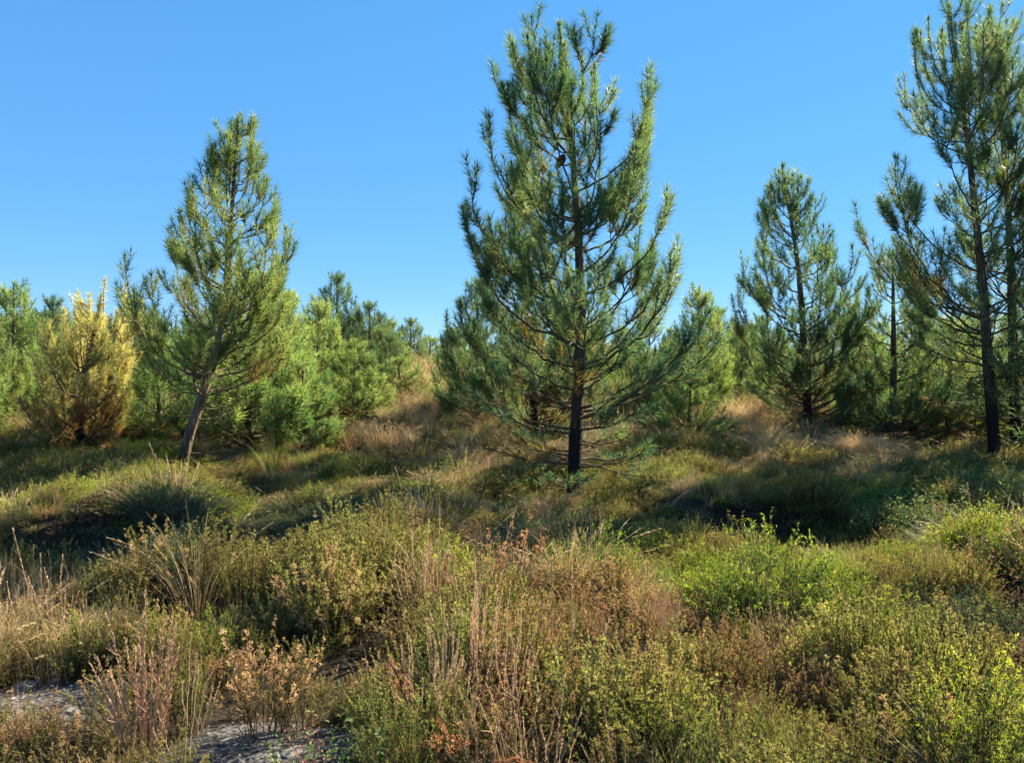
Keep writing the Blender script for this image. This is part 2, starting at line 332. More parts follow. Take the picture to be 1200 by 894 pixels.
def put_tree(name, w, loc, label, cat='pine tree', group=None, rotz=0, s=1.0, sz=None):
    e = bpy.data.objects.new(name, None); col.objects.link(e); e.location = loc; e.rotation_euler = (0, 0, rotz); e.scale = (s, s, sz or s)
    e.empty_display_size = .2
    tag(e, label, cat, group)
    obj('trunk', w['trunk'], e); obj('crown', w['crown'], e)
    for b, dd in w['branches']: obj('branch', b, e)
    if 'limbs' in w: obj('branch_network', w['limbs'], e)
    return e
def tp(Y, pts, base):     # trunk points from photograph positions at depth Y, relative to foot
    x0 = at(base[0], Y); z0 = float(ground(x0, Y)) - .06
    out = []
    for i, p in enumerate(pts):
        out.append((at(p[0], Y) - x0, 0, 0 if i == 0 else EYE - (p[1] - CY) / F * Y - z0))
    return out
def foot(px, Y, dz=-.06):
    x = at(px, Y); return (x, Y, float(ground(x, Y)) + dz)

def prof_px(Y, base_y, top_y, rows):   # rows (py, left px, right px)
    return sorted([((base_y - py) / (base_y - top_y), l / F * Y, r / F * Y) for py, l, r in rows])

# A: the main pine
Y = 9.7; T = tp(Y, [(672, 590), (673, 560), (676, 480), (681, 400), (679, 300), (674, 220), (667, 140), (656, 32)], (672, 590))
P = prof_px(Y, 590, 32, [(32, 8, 8), (45, 72, 55), (70, 85, 92), (150, 108, 105), (200, 118, 110), (240, 122, 120), (300, 95, 108), (345, 108, 128), (400, 125, 142), (450, 132, 145), (500, 115, 135), (545, 60, 105), (575, 20, 40)])
W = pine(T[-1][2], T, P, nb=76, r0=.088, dens=290, nl=.155, nw=.0082, upper=.5, sparse=.5, dead_low=.22, parts=True, leaders=13, lead=(.15, .68), leadl=1.1, seed=11, nsec=5)
main = put_tree('pine_tree', W, foot(672, Y), 'tallest central maritime pine with upswept plume branches above the heath')
# cone hanging under an upper branch
a = Acc(); S = np.array([[0, 0, 0], [.004, 0, -.03], [.008, 0, -.06], [.010, 0, -.09], [.012, 0, -.12]]); tube(a, S, [.012, .030, .034, .024, .005], 10, 0, .5, .12)
for k in range(90):
    u = (k + .5) / 90; az = k * 2.399; p = np.array([.01 * u, 0, -.008 - .105 * u]); r_ = np.interp(u, [0, .3, .6, 1], [.014, .03, .033, .01])
    o = np.array([math.cos(az), math.sin(az), 0]); leaves(a, (p + o * r_ * .8)[None], (o + [0, 0, -.5])[None], .016, .018, 0, .5, kind='oval', normal=np.array([[0, 0, 1.]]))
c = obj('cone', a.mesh('cone', [M['cone']]), main, (at(661, Y) - at(672, Y), -.06, EYE - (183 - CY) / F * Y - ground(at(672, Y), Y) + .06))
c.scale = (1.5, 1.5, 1.5); c.rotation_euler = (0, R(35), 0)

# B: leaning pine
Y = 11.2; T = tp(Y, [(214, 562), (219, 520), (236, 467), (255, 405), (267, 335), (271, 260), (275, 200), (279, 142)], (214, 562))
P = prof_px(Y, 562, 142, [(142, 6, 6), (165, 22, 20), (200, 30, 35), (225, 70, 58), (262, 104, 84), (290, 108, 92), (335, 104, 76), (375, 85, 80), (420, 80, 85), (460, 70, 95), (500, 25, 60), (540, 10, 20)])
W = pine(T[-1][2], T, P, nb=54, r0=.076, dens=230, nl=.155, nw=.0085, upper=.5, sparse=.5, dead_low=.2, parts=True, bark='bark_warm', needle='needle_bright', leaders=7, lead=(.10, .32), seed=23, t_low=.33, base_tone=.55)
put_tree('pine_tree', W, foot(214, Y), 'leaning pine with a crooked pale trunk, standing beside the yellow pine')

# C1, C2: the two tall pines at the edge
Y = 11.8; T = tp(Y, [(1166, 556), (1165, 520), (1158, 430), (1152, 340), (1143, 250), (1132, 150), (1110, 0)], (1166, 556))
P = prof_px(Y, 556, 0, [(0, 10, 10), (25, 45, 50), (80, 70, 70), (130, 65, 70), (190, 120, 75), (240, 120, 80), (300, 95, 80), (340, 115, 75), (400, 80, 70), (450, 60, 70), (500, 50, 60), (540, 25, 30)])
W = pine(T[-1][2], T, P, nb=56, r0=.085, dens=200, nl=.17, nw=.0085, upper=.5, sparse=.35, dead_low=.15, parts=True, leaders=12, lead=(.15, .62), leadl=1.0, seed=31, t_low=.12)
put_tree('pine_tree', W, foot(1166, Y), 'tall open-crowned pine with a dark slender trunk, second of the tall pair')
Y = 12.2; T = tp(Y, [(1190, 552), (1190, 500), (1187, 400), (1184, 300), (1178, 200), (1170, 100), (1160, 12)], (1190, 552))
P = prof_px(Y, 552, 12, [(12, 8, 8), (50, 30, 50), (100, 45, 75), (200, 55, 100), (300, 60, 110), (400, 60, 100), (500, 40, 60), (540, 20, 30)])
W = pine(T[-1][2], T, P, nb=34, r0=.08, dens=190, nl=.17, nw=.0085, upper=.5, sparse=.4, dead_low=.25, parts=True, leaders=10, lead=(.15, .6), leadl=1.0, seed=37, t_low=.4)
put_tree('pine_tree', W, foot(1190, Y), 'tall pine at the picture edge, close beside and behind its darker-stemmed twin')

# D: middle pine
Y = 14.5; T = tp(Y, [(948, 512), (946, 470), (942, 400), (936, 320), (926, 250), (917, 196)], (948, 512))
P = prof_px(Y, 512, 196, [(196, 6, 6), (225, 28, 25), (260, 50, 45), (290, 68, 62), (330, 75, 75), (380, 78, 85), (420, 75, 95), (460, 60, 95), (495, 30, 60)])
W = pine(T[-1][2], T, P, nb=64, r0=.085, dens=200, nl=.16, nw=.0095, upper=.4, sparse=.6, dead_low=.1, parts=True, leaders=8, lead=(.12, .4), seed=41, nsec=6, low_rise=.35)
put_tree('pine_tree', W, foot(948, Y), 'dense dark cone-shaped pine standing alone between the tall pines')

# G: dense pine behind the main one
Y = 13.2; T = tp(Y, [(627, 520), (626, 480), (620, 400), (612, 320), (604, 235)], (627, 520))
P = prof_px(Y, 520, 235, [(235, 5, 5), (270, 30, 30), (310, 55, 45), (350, 75, 60), (390, 90, 70), (430, 90, 75), (470, 70, 60), (500, 30, 30)])
W = pine(T[-1][2], T, P, nb=62, r0=.075, dens=180, nl=.16, nw=.0098, upper=.4, sparse=.8, dead_low=.15, leaders=4, seed=43, nsec=7, low_rise=.4)
put_tree('pine_tree', W, foot(627, Y), 'dense bushy pine close behind the main pine, filling its lower flank')

# I: yellow pine
Y = 12.6; T = tp(Y, [(92, 528), (94, 490), (98, 450), (108, 400), (118, 350)], (92, 528))
P = prof_px(Y, 528, 350, [(350, 25, 40), (380, 50, 55), (420, 55, 60), (460, 60, 60), (500, 50, 50)])
W = pine(T[-1][2], T, P, nb=46, r0=.07, dens=190, nl=.135, nw=.0095, upper=.35, sparse=.55, dead_low=.45, base_tone=.47, tslope=.75, tsd=.2, leaders=4, seed=47, nsec=6, needle='needle_yellow', low_rise=.3,
         tops=[(-.30, .1, 2.30, .5, .95), (.02, -.1, 2.5, .8, .8), (.10, .1, 2.55, .7, .85), (.40, 0, 2.80, .5, 1.), (.68, .1, 2.72, .45, .98), (-.02, .1, 2.4, .6, .8)])
put_tree('pine_tree', W, foot(92, Y), 'sickly yellow pine with golden candles and rusty lower needles')

# young pine prototypes
def young(seed, H, wd, **k):
    r2 = np.random.default_rng(seed); lean = r2.normal(0, .05)
    T = [(0, 0, 0), (lean * .3, 0, H * .3), (lean, 0, H * .65), (lean * 1.4, .02, H)]
    P = [(0, wd * .5, wd * .5), (.12, wd * 1.15, wd * 1.1), (.4, wd * 1.1, wd * 1.15), (.7, wd * .8, wd * .75), (.9, wd * .42, wd * .4), (1, .06, .06)]
    kw = dict(bark='bark_plain', nb=int(19 * H), r0=.022 * H, dens=110, nl=.17, nw=.0125, upper=.4, sparse=.85, dead_low=.1, leaders=4, seed=seed, nsec=6, low_rise=.5); kw.update(k)
    return pine(H, T, P, **kw)
YP = [young(101, 3.0, .95, needle='needle_bright'), young(102, 3.4, 1.0), young(103, 2.6, .95, needle='needle_bright', dead_low=.3), young(104, 3.2, .75, needle='needle_bright', base_tone=.6),
      young(105, 4.2, 1.1, nb=44, sparse=.6), young(106, 2.4, .85, needle='needle_yellow', base_tone=.25, nb=30)]
HT = [3.0, 3.4, 2.6, 3.2, 4.2, 2.4]
# px, depth, top py, proto, label
bg = [
 (18, 14.0, 334, 3, 'green young pine with a pointed candle behind the yellow pine, at the picture edge'),
 (-40, 13.0, 350, 0, 'bushy green young pine partly cut off by the picture edge beside the yellow pine'),
 (62, 17.5, 350, 1, 'darker pine top peeping out just behind the yellow pine'),
 (158, 16.5, 345, 1, 'bluish dark pine between the yellow pine and the leaning pine'),
 (186, 14.2, 392, 0, 'low bright green pine at the foot of the leaning trunk, behind it'),
 (290, 12.8, 322, 2, 'pine with thin straight trunk and rusty twigs just behind the leaning pine'),
 (330, 14.6, 338, 3, 'bright green young pine touching the leaning pine on the side of the gap'),
 (240, 17.0, 365, 0, 'round green pine seen through the leaning pine crown'),
 (372, 16.2, 350, 3, 'pale green feathery pine, first beyond the leaning pine towards the gap'),
 (396, 19.5, 322, 1, 'slim pine whose single grey candle overtops its neighbours near the gap'),
 (352, 12.9, 420, 2, 'small bushy pine with orange tinged lower twigs in front of the pale pine'),
 (432, 19.0, 355, 1, 'dark topped pine with spreading arms in the middle of the row to the gap'),
 (414, 15.6, 400, 0, 'low spreading green pine under the dark topped pine'),
 (457, 21.0, 376, 0, 'green pine just after the dark topped one in the row descending to the gap'),
 (482, 22.5, 374, 1, 'second dark pointed pine near the end of the row'),
 (470, 17.2, 420, 2, 'low broad pine with yellow tinge beneath the pointed one by the gap'),
 (503, 24.0, 394, 3, 'narrow pale pine last but one before the open gap'),
 (518, 26.0, 412, 1, 'tiny last pine right at the edge of the open gap'),
 (560, 15.2, 330, 1, 'dark pine showing beside the main pine on the gap side'),
 (535, 20.0, 388, 0, 'small pine on the ridge beside the dark flank of the main pine'),
 (700, 16.5, 395, 0, 'green pine seen through the lower branches of the main pine, behind its trunk'),
 (760, 15.0, 380, 2, 'rusty tinged pine behind the outer lower branches of the main pine'),
 (818, 16.0, 338, 3, 'light green pine with upright top just outside the main pine'),
 (842, 19.5, 362, 1, 'small dark pine top in the dip between main pine and dark cone-shaped pine'),
 (868, 17.5, 385, 0, 'low green pine at the foot of the dark cone-shaped pine, towards the main pine'),
 (895, 19.0, 372, 1, 'thin dark trunked pine behind the dark cone-shaped pine'),
 (806, 13.6, 440, 2, 'small olive bush-like pine in dry grass near the main pine'),
 (985, 16.8, 372, 1, 'dark bushy pine behind the far flank of the cone-shaped pine'),
 (1020, 14.6, 395, 0, 'low green pine filling the space after the cone-shaped pine'),
 (1047, 13.6, 296, 4, 'mid-height thin pine with open top beside the tall pair'),
 (1075, 16.0, 340, 1, 'dark pine close behind the mid-height thin pine'),
 (1110, 14.0, 375, 2, 'low olive pine at the foot of the tall pair'),
 (1145, 17.0, 350, 0, 'green pine glimpsed between the two tall trunks'),
 (1215, 15.0, 330, 4, 'shaded pine at the picture edge behind the tall pair'),
 (1260, 12.0, 150, 4, 'pine reaching in from outside the picture beside the tall pair'),
 (-110, 12.0, 300, 4, 'slender pine just outside the picture beyond the bushy edge pine'),
]
rs = random.Random(5)
for px, Y, topy, k, lab in bg:
    l = foot(px, Y); h = EYE - (topy - CY) / F * Y - l[2]; s = h / HT[k]
    put_tree('young_pine', YP[k], l, lab, 'pine tree', 'young pines of the wood behind', rs.uniform(0, 6.28), max(s, .75 if s < .75 else s), s)
# pines that the photograph shows only as a deeper green behind the front rows
n = 0
for k in range(84):
    Y = rs.uniform(18, 34); px = rs.uniform(-160, 1360) if k < 60 else rs.uniform(0, 470)
    if 470 < px < 640: continue
    l = foot(px, Y); topy = (395 if px < 520 else 400) - rs.uniform(0, 32); kk = rs.choice([0, 1, 3]); h = EYE - (topy - CY) / F * Y - l[2]
    if px < 520: h *= 1 - max(0, (px - 330) / 190) * .12
    put_tree('young_pine', YP[kk], l, 'far young pine in the dense green wood behind the front pines', 'pine tree', 'far pines merging into the wood', rs.uniform(0, 6.28), h / HT[kk], h / HT[kk])

# ------------------------------------------------------------ undergrowth prototypes
def shoots(n, spread, h, lean=.5, seed=0, k=6, hv=.25, jit=.008):
    """n curved upright shoots from a small base; returns (n,k,3)"""
    az = rng.uniform(0, 2 * np.pi, n); q = np.sqrt(rng.uniform(0, 1, n)); b = np.stack([np.cos(az), np.sin(az), 0 * az], 1) * (q * spread * .35)[:, None]
    hh = h * (1 - .35 * q ** 2) * rng.uniform(1 - hv, 1 + hv * .4, n)
    out = np.stack([np.cos(az), np.sin(az), 0 * az], 1) * (q * spread * .65 * rng.uniform(.6, 1.2, n))[:, None] + rng.normal(0, .02, (n, 3)) * [1, 1, 0]
    t = np.linspace(0, 1, k)[None, :, None]
    P = b[:, None] + out[:, None] * (t ** (1 + lean)) + np.array([0, 0, 1.]) * (hh[:, None, None] * t)
    P[:, 1:] += rng.normal(0, jit, (n, k - 1, 3)) * [1, 1, .3]
    return P
def stems(acc, P, r, mat=1, tone=.4, taper=.35):
    """thin 3-sided stems, vectorised over n shoots"""
    n, k, _ = P.shape; T = unit(np.gradient(P, axis=1)); A = unit(np.cross(T, [.31, .95, .05])); B = np.cross(T, A)
    ang = np.array([0, 2.094, 4.189]); rr = (r * np.linspace(1, taper, k))[None, :, None, None]
    V = P[:, :, None] + rr * (np.cos(ang)[None, None, :, None] * A[:, :, None] + np.sin(ang)[None, None, :, None] * B[:, :, None])
    i = (np.arange(n)[:, None, None] * k * 3 + np.arange(k - 1)[None, :, None] * 3); j = np.arange(3)[None, None]; j2 = (j + 1) % 3
    Fq = np.stack([i + j, i + j2, i + 3 + j2, i + 3 + j], -1).reshape(-1, 4)
    acc.add(V.reshape(-1, 3), Fq, mat, tone)
def samp(P, sh, u):
    k = P.shape[1]; i = np.clip(u, 0, .9999) * (k - 1); i0 = i.astype(int); f = (i - i0)[:, None]
    a_, b_ = P[sh, i0], P[sh, i0 + 1]; return a_ * (1 - f) + b_ * f, unit(b_ - a_)
def plume_bush(seed, n=45, h=.45, spread=.22, tw=16, twl=.05, lv=9, ll=.009, lw=.0028, u0=.3, tone=(.25, .95), flower=0, up=.9, stem_r=.0022, leafmat='heath', flmat='heath_dry', oval=False):
    global rng
    rng = np.random.default_rng(seed)
    P = shoots(n, spread, h); fa = Acc(); sa = Acc(); fl = Acc(); stems(sa, P, stem_r, 0)
    nt_ = n * tw; sh = np.repeat(np.arange(n), tw); u = u0 + (1 - u0) * rng.uniform(0, 1, nt_) ** .8
    b, tg = samp(P, sh, u); rad = unit(np.cross(tg, rng.normal(size=(nt_, 3)))); d = unit(tg * up + rad * .8)
    tl = twl * rng.uniform(.5, 1.1, nt_) * (1.15 - .75 * (u - u0) / (1 - u0))
    e = b + d * tl[:, None]
    TW = np.stack([b, (b + e) / 2, e], 1); stems(sa, TW, stem_r * .5, 0, .5, .6)
    nl_ = nt_ * lv; ti = np.repeat(np.arange(nt_), lv); s = rng.uniform(.1, 1, nl_)
    base = b[ti] + (e - b)[ti] * s[:, None]; td = d[ti]; rd = unit(np.cross(td, rng.normal(size=(nl_, 3))))
    ld = unit(td * .9 + rd * .9); uu = u[ti]; ptone = rng.normal(0, .09, n)[sh[ti]]
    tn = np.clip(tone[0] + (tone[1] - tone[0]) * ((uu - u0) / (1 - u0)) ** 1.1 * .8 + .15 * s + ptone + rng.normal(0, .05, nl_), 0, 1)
    isfl = (rng.uniform(0, 1, n) < flower)[sh[ti]] & (uu > .55)
    for msk, A_ in ((~isfl, fa), (isfl, fl)):
        if msk.any():
            big = 1.0 if A_ is fa else 1.3
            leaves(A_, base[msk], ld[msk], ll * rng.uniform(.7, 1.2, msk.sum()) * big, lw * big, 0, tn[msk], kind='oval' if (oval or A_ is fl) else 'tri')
    return {'foliage': fa.mesh('foliage', [M[leafmat]]), 'stem': sa.mesh('stem', [M['stem']]), 'flowers': fl.mesh('flowers', [M[flmat]]) if fl.n else None}
def grass_tuft(seed, n=150, h=.5, spread=.3, w=.0035, mat='dry', droop=.5, heads=0, tone=(.2, .95)):
    global rng
    rng = np.random.default_rng(seed); az = rng.uniform(0, 2 * np.pi, n); q = rng.uniform(0, 1, n) ** .7
    o = np.stack([np.cos(az), np.sin(az), 0 * az], 1); b = o * (q * .07)[:, None]; hh = h * rng.uniform(.45, 1.05, n); k = 6
    t = np.linspace(0, 1, k)[None, :, None]; dr = (q * droop * rng.uniform(.4, 1.4, n))[:, None, None]
    P = b[:, None] + o[:, None] * (spread * q[:, None, None] * (.4 * t + t ** 2.2)) + np.array([0, 0, 1.]) * hh[:, None, None] * (t - dr * .55 * t ** 3)
    W_ = np.linspace(1, .12, k)[None, :, None] * w * .5; s = unit(np.cross(o + rng.normal(0, .3, (n, 3)), [0, 0, 1.]))[:, None]
    V = np.stack([P - s * W_, P + s * W_], 2); i = (np.arange(n)[:, None] * k * 2 + np.arange(k - 1)[None] * 2)
    Fq = np.stack([i, i + 1, i + 3, i + 2], -1).reshape(-1, 4); a_ = Acc()
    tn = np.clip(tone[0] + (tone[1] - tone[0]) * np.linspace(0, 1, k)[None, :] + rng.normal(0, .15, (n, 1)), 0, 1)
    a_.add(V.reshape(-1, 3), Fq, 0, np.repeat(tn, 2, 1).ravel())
    if heads:
        m = heads; idx = rng.choice(n, m, replace=False); nn = m * 26; sh = np.repeat(idx, 26); bb, tg = samp(P, sh, .78 + .22 * rng.uniform(0, 1, nn))
        leaves(a_, bb, tg * 1.6 + rng.normal(0, .45, (nn, 3)), .022, .004, 0, np.clip(rng.normal(.85, .1, nn), 0, 1))
    return {'foliage': a_.mesh('blades', [M[mat]])}
def stalk_clump(seed, n=14, h=.7, spread=.2, r=.0032, q=90, mat='stalk', hh=.7, kink=.003):
    global rng
    rng = np.random.default_rng(seed); P = shoots(n, spread, h, .3, k=7, hv=.35, jit=kink); sa = Acc(); fa = Acc()
    stems(sa, P, r, 0, .7, .4)
    m = n * q; sh = np.repeat(np.arange(n), q); b, tg = samp(P, sh, 1 - hh * rng.uniform(0, 1, m)); rad = unit(np.cross(tg, rng.normal(size=(m, 3))))
    leaves(fa, b, tg * 1.1 + rad * .5, .014 * rng.uniform(.6, 1.5, m), .0055, 0, np.clip(rng.normal(.65, .2, m), 0, 1), kind='oval')
    # a few short side twigs
    m2 = n * 4; sh = np.repeat(np.arange(n), 4); b, tg = samp(P, sh, rng.uniform(.25, .85, m2)); e = b + unit(tg + unit(rng.normal(size=(m2, 3))) * .7) * rng.uniform(.03, .11, (m2, 1))
    stems(sa, np.stack([b, (b + e) / 2, e], 1), r * .5, 0, .6, .5)
    return {'stem': sa.mesh('stalks', [M[mat]]), 'foliage': fa.mesh('seed_heads', [M[mat if mat != 'stalk' else 'stalk']])}
def leafy(seed, n=16, h=.45, spread=.25, lv=26, ll=.028, lw=.012, mat='bramble', lean=.6, tone=(.3, 1)):
    global rng
    rng = np.random.default_rng(seed); P = shoots(n, spread, h, lean, k=8, hv=.4); sa = Acc(); fa = Acc(); stems(sa, P, .0022, 0)
    m = n * lv; sh = np.repeat(np.arange(n), lv); u = rng.uniform(.15, 1, m); b, tg = samp(P, sh, u); rad = unit(np.cross(tg, rng.normal(size=(m, 3))))
    d = unit(tg * .5 + rad); nrm = np.tile(np.array([[0, 0, 1.]]), (m, 1)) + rng.normal(0, .45, (m, 3)); nrm = np.cross(d, np.cross(nrm, d))
    leaves(fa, b + d * .004, d, ll * rng.uniform(.6, 1.15, m), lw, 0, np.clip(tone[0] + (tone[1] - tone[0]) * u * .7 + rng.normal(0, .18, m), 0, 1), kind='oval', normal=nrm)
    return {'foliage': fa.mesh('foliage', [M[mat]]), 'stem': sa.mesh('stem', [M['stem']])}
def bracken(seed, n=6, h=.45, mat='rust'):
    global rng
    rng = np.random.default_rng(seed); P = shoots(n, .5, h, .9, k=8, hv=.3); sa = Acc(); fa = Acc(); stems(sa, P, .003, 0)
    m = n * 26; sh = np.repeat(np.arange(n), 26); u = np.tile(np.linspace(.35, .99, 26), n); b, tg = samp(P, sh, u); sd = unit(np.cross(tg, [0, 0, 1.])) * np.where(np.arange(m) % 2, 1, -1)[:, None]
    l = .13 * (1.05 - u) / .65 + .01; e = b + unit(sd + tg * .35) * l[:, None]
    q = 14; ti = np.repeat(np.arange(m), q); s = rng.uniform(.05, 1, m * q); bb = b[ti] + (e - b)[ti] * s[:, None]
    leaves(fa, bb, unit((e - b)[ti]) * .5 + tg[ti] * np.where(rng.uniform(0, 1, m * q) > .5, 1, -1)[:, None] + [0, 0, -.15], .018 * (1.2 - s), .006, 0, rng.uniform(.3, 1, m * q), kind='oval')
    return {'foliage': fa.mesh('fronds', [M[mat]]), 'stem': sa.mesh('stem', [M['stem']])}

PR = {
 'heath': [plume_bush(201, tw=26, twl=.028, lv=7, ll=.011, up=1.2, n=50), plume_bush(202, h=.4, n=58, spread=.28, tw=24, twl=.03, lv=8, ll=.010, lw=.0022, up=1.3), plume_bush(203, h=.52, n=42, spread=.22, tone=(.2, .85), tw=28, twl=.03, lv=7, ll=.012, up=1.3), plume_bush(204, h=.44, n=48, spread=.3, flower=.25, tw=24, twl=.034, lv=8, ll=.011, lw=.0022, up=1.2)],
 'heath_red': [plume_bush(211, flower=.6, h=.42, n=36), plume_bush(212, flower=.85, h=.36, n=34, spread=.26), plume_bush(213, flower=.75, h=.5, n=30, spread=.2, tone=(.15, .6), tw=26, twl=.026, lv=7, up=1.3)],
 'broom': [plume_bush(221, h=.5, n=42, spread=.26, tw=14, twl=.075, lv=9, ll=.012, lw=.0035, leafmat='broom', up=1.4), plume_bush(222, h=.4, n=50, spread=.3, tw=13, twl=.06, lv=10, ll=.013, lw=.0038, leafmat='broom', up=1.2)],
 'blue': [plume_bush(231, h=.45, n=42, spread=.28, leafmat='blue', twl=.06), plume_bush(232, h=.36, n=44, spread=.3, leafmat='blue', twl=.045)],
 'dry': [grass_tuft(241, heads=16), grass_tuft(242, n=110, h=.62, spread=.36, heads=12, droop=.7), grass_tuft(243, n=190, h=.38, spread=.3, w=.004)],
 'green': [grass_tuft(251, mat='green_grass', n=150, h=.42), grass_tuft(252, mat='green_grass', n=110, h=.55, spread=.25, droop=.3)],
 'stalk': [stalk_clump(261, n=24, r=.004), stalk_clump(262, n=9, h=.85, spread=.3, q=50, hh=.35, kink=.008), stalk_clump(263, n=20, h=.55, spread=.26, hh=.6, kink=.006)],
 'leafy': [leafy(271), leafy(272, n=12, h=.6, spread=.4, ll=.034, lw=.016, lean=1.0), leafy(273, n=22, h=.35, ll=.022, lw=.009, mat='broom')],
 'rust': [leafy(281, n=14, h=.4, ll=.02, lw=.009, mat='rust'), bracken(282), bracken(283, n=4, h=.35)],
}
SRC = {k: [None] * len(v) for k, v in PR.items()}     # scene objects that carry each prototype's meshes
PLANT = {'heath': ('heather_bush', 'heather bush'), 'heath_red': ('heather_bush', 'heather bush'), 'broom': ('broom_bush', 'broom bush'), 'blue': ('heather_bush', 'heather bush'),
         'dry': ('grass_tuft', 'grass tuft'), 'green': ('grass_tuft', 'grass tuft'), 'stalk': ('dry_weed', 'dry weed'), 'leafy': ('leafy_shrub', 'leafy shrub'), 'rust': ('bracken_clump', 'bracken')}
CHILD = {'dry': {'foliage': 'blades'}, 'green': {'foliage': 'blades'}, 'stalk': {'foliage': 'seed_heads', 'stem': 'stalks'}, 'rust': {'foliage': 'fronds'}}
def put_plant(kind, i, x, y, label, s=1.0, sz=None, rot=None, name=None, cat=None, group=None, dz=0, tilt=0):
    nm, ct = PLANT[kind]
    e = bpy.data.objects.new(name or nm, None); col.objects.link(e); e.empty_display_size = .1
    e.location = (x, y, float(ground(x, y)) - .02 + dz); e.rotation_euler = (tilt, 0, rs.uniform(0, 6.28) if rot is None else rot); e.scale = (s, s, sz or s)
    tag(e, label, cat or ct, group); parts = []
    for key in ('foliage', 'stem', 'flowers'):
        me = PR[kind][i].get(key)
        if me: parts.append(obj(CHILD.get(kind, {}).get(key, key), me, e))
    if SRC[kind][i] is None: SRC[kind][i] = parts
    return e
# featured plants: kind, proto, px, py of base, scale, z scale, label
feat = [
 ('heath_red', 0, 312, 862, 1.25, 1.25, 'rounded heather bush with reddish brown flower heads beside the bare stony patch'),
 ('heath', 3, 352, 862, .75, .75, 'small green heather touching the reddish heather bush by the stony patch'),
 ('stalk', 0, 172, 893, 1.05, 1.0, 'tall clump of straight reddish dead stalks on the stony path'),
 ('stalk', 1, 214, 905, .7, .62, 'thinner dead stalks growing next to the tall reddish stalk clump'),
 ('stalk', 2, 488, 880, .85, 1.0, 'brown stalk clump with knobbly seed heads in front of the shadow'),
 ('stalk', 0, 520, 860, .7, .8, 'leaning tan stalks just behind the knobbly brown stalk clump'),
 ('stalk', 1, 585, 880, .9, .8, 'tangled dry stems near the bottom middle, beside pale heather'),
 ('broom', 0, 900, 745, 1.7, 1.5, 'brightest yellow-green bush on the open slope below the dark bank'),
 ('broom', 1, 968, 752, 1.5, 1.3, 'bright green bush joined to the brightest one, towards the tall pines'),
 ('broom', 1, 848, 742, 1.3, 1.15, 'lower green bush on the near side of the brightest bush'),
 ('leafy', 2, 1000, 775, .9, .8, 'pale lime shrub just under the bright green bushes'),
 ('heath', 0, 690, 900, 1.4, 1.3, 'wide pale olive heather in the bottom middle of the slope'),
 ('heath', 1, 770, 905, 1.4, 1.25, 'yellowish heather growing against the wide pale olive one'),
 ('broom', 0, 800, 900, .8, .8, 'green plumed sprouts among yellowish heather at the bottom'),
 ('heath', 2, 1130, 860, 1.3, 1.2, 'tall feathery heather at the bottom corner under the bluish heather'),
 ('blue', 0, 1150, 770, 1.2, 1.0, 'heather with bluish shade in its leaf colour, below the rust coloured bracken'),
 ('blue', 1, 1120, 765, .9, .9, 'smaller heather with bluish shade in its colour, next to the larger one'),
 ('rust', 0, 1165, 700, 1.3, 1.2, 'rust brown leafy clump below the brambles by the tall pines'),
 ('rust', 1, 880, 820, .8, .8, 'russet frond clump in the dark hollow under the bright bushes'),
 ('heath_red', 1, 1020, 850, 1.1, 1.1, 'pinkish brown heather spires in the dark gap at the bottom'),
 ('heath_red', 2, 720, 790, 1.1, 1.0, 'sparse brown topped heather above the wide pale olive one'),
 ('leafy', 0, 1080, 625, 1.5, 1.2, 'glossy bramble mound with pale glinting leaves near the tall pines'),
 ('leafy', 1, 1140, 640, 1.4, 1.1, 'arching bramble beside the glossy mound at the foot of the tall pines'),
 ('leafy', 2, 640, 650, 1.2, 1.0, 'fresh green leafy sprouts in front of the main pine trunk'),
 ('rust', 2, 655, 705, 1.0, .9, 'small brown frond patch between the main pine and the shadow edge'),
 ('blue', 0, 210, 730, 1.7, 1.6, 'feathery shrub with blue-green shade in its leaf colour, in the deep pine shadow'),
 ('blue', 1, 290, 770, 1.0, 1.0, 'low shrub with blue-green shade in its leaf colour, at the lower rim of the pine shadow'),
 ('broom', 0, 245, 800, .7, .8, 'green plume shoots rising behind the reddish stalk clump'),
 ('dry', 1, 232, 745, 1.2, 1.5, 'tall thin dry grass rising out of the deep pine shadow'),
 ('dry', 0, 1030, 560, 1.6, 1.3, 'pale dry grass fan catching light beneath the cone-shaped pine'),
 ('dry', 2, 440, 530, 1.6, 1.3, 'broad pinkish dry grass tuft on the slope below the gap'),
 ('dry', 0, 545, 545, 1.5, 1.3, 'tan seeding grass tuft between the gap and the main pine'),
 ('green', 1, 320, 560, 1.5, 1.5, 'upright green grass tuft near the leaning pine foot'),
 ('green', 0, 110, 560, 1.6, 1.4, 'green tuft below the yellow pine at the bank top'),
 ('heath', 1, 60, 690, 1.2, 1.0, 'sunlit yellow heather under the dark hollow of the bank'),
 ('heath', 0, 20, 690, 1.1, 1.0, 'sunlit heather at the picture edge beside the yellow heather below the bank'),
 ('heath_red', 0, 40, 905, .9, .85, 'brown and lime heather at the bottom corner of the stony path'),
 ('heath', 3, 100, 910, .8, .7, 'low lime heather between the bottom corner and the reddish stalks'),
]
FP = []
for kd, i, px, py, s, szz, lab in feat:
    x, y = hit(px, min(py, 893)) if py <= 893 else hit(px, py)
    put_plant(kd, i, x, y, lab, s, szz); FP.append((x, y, s))
# any prototype not yet shown gets a plant of its own on the slope
for kd in PR:
    for i in range(len(PR[kd])):
        if SRC[kd][i] is None: print('UNUSED PROTO', kd, i)

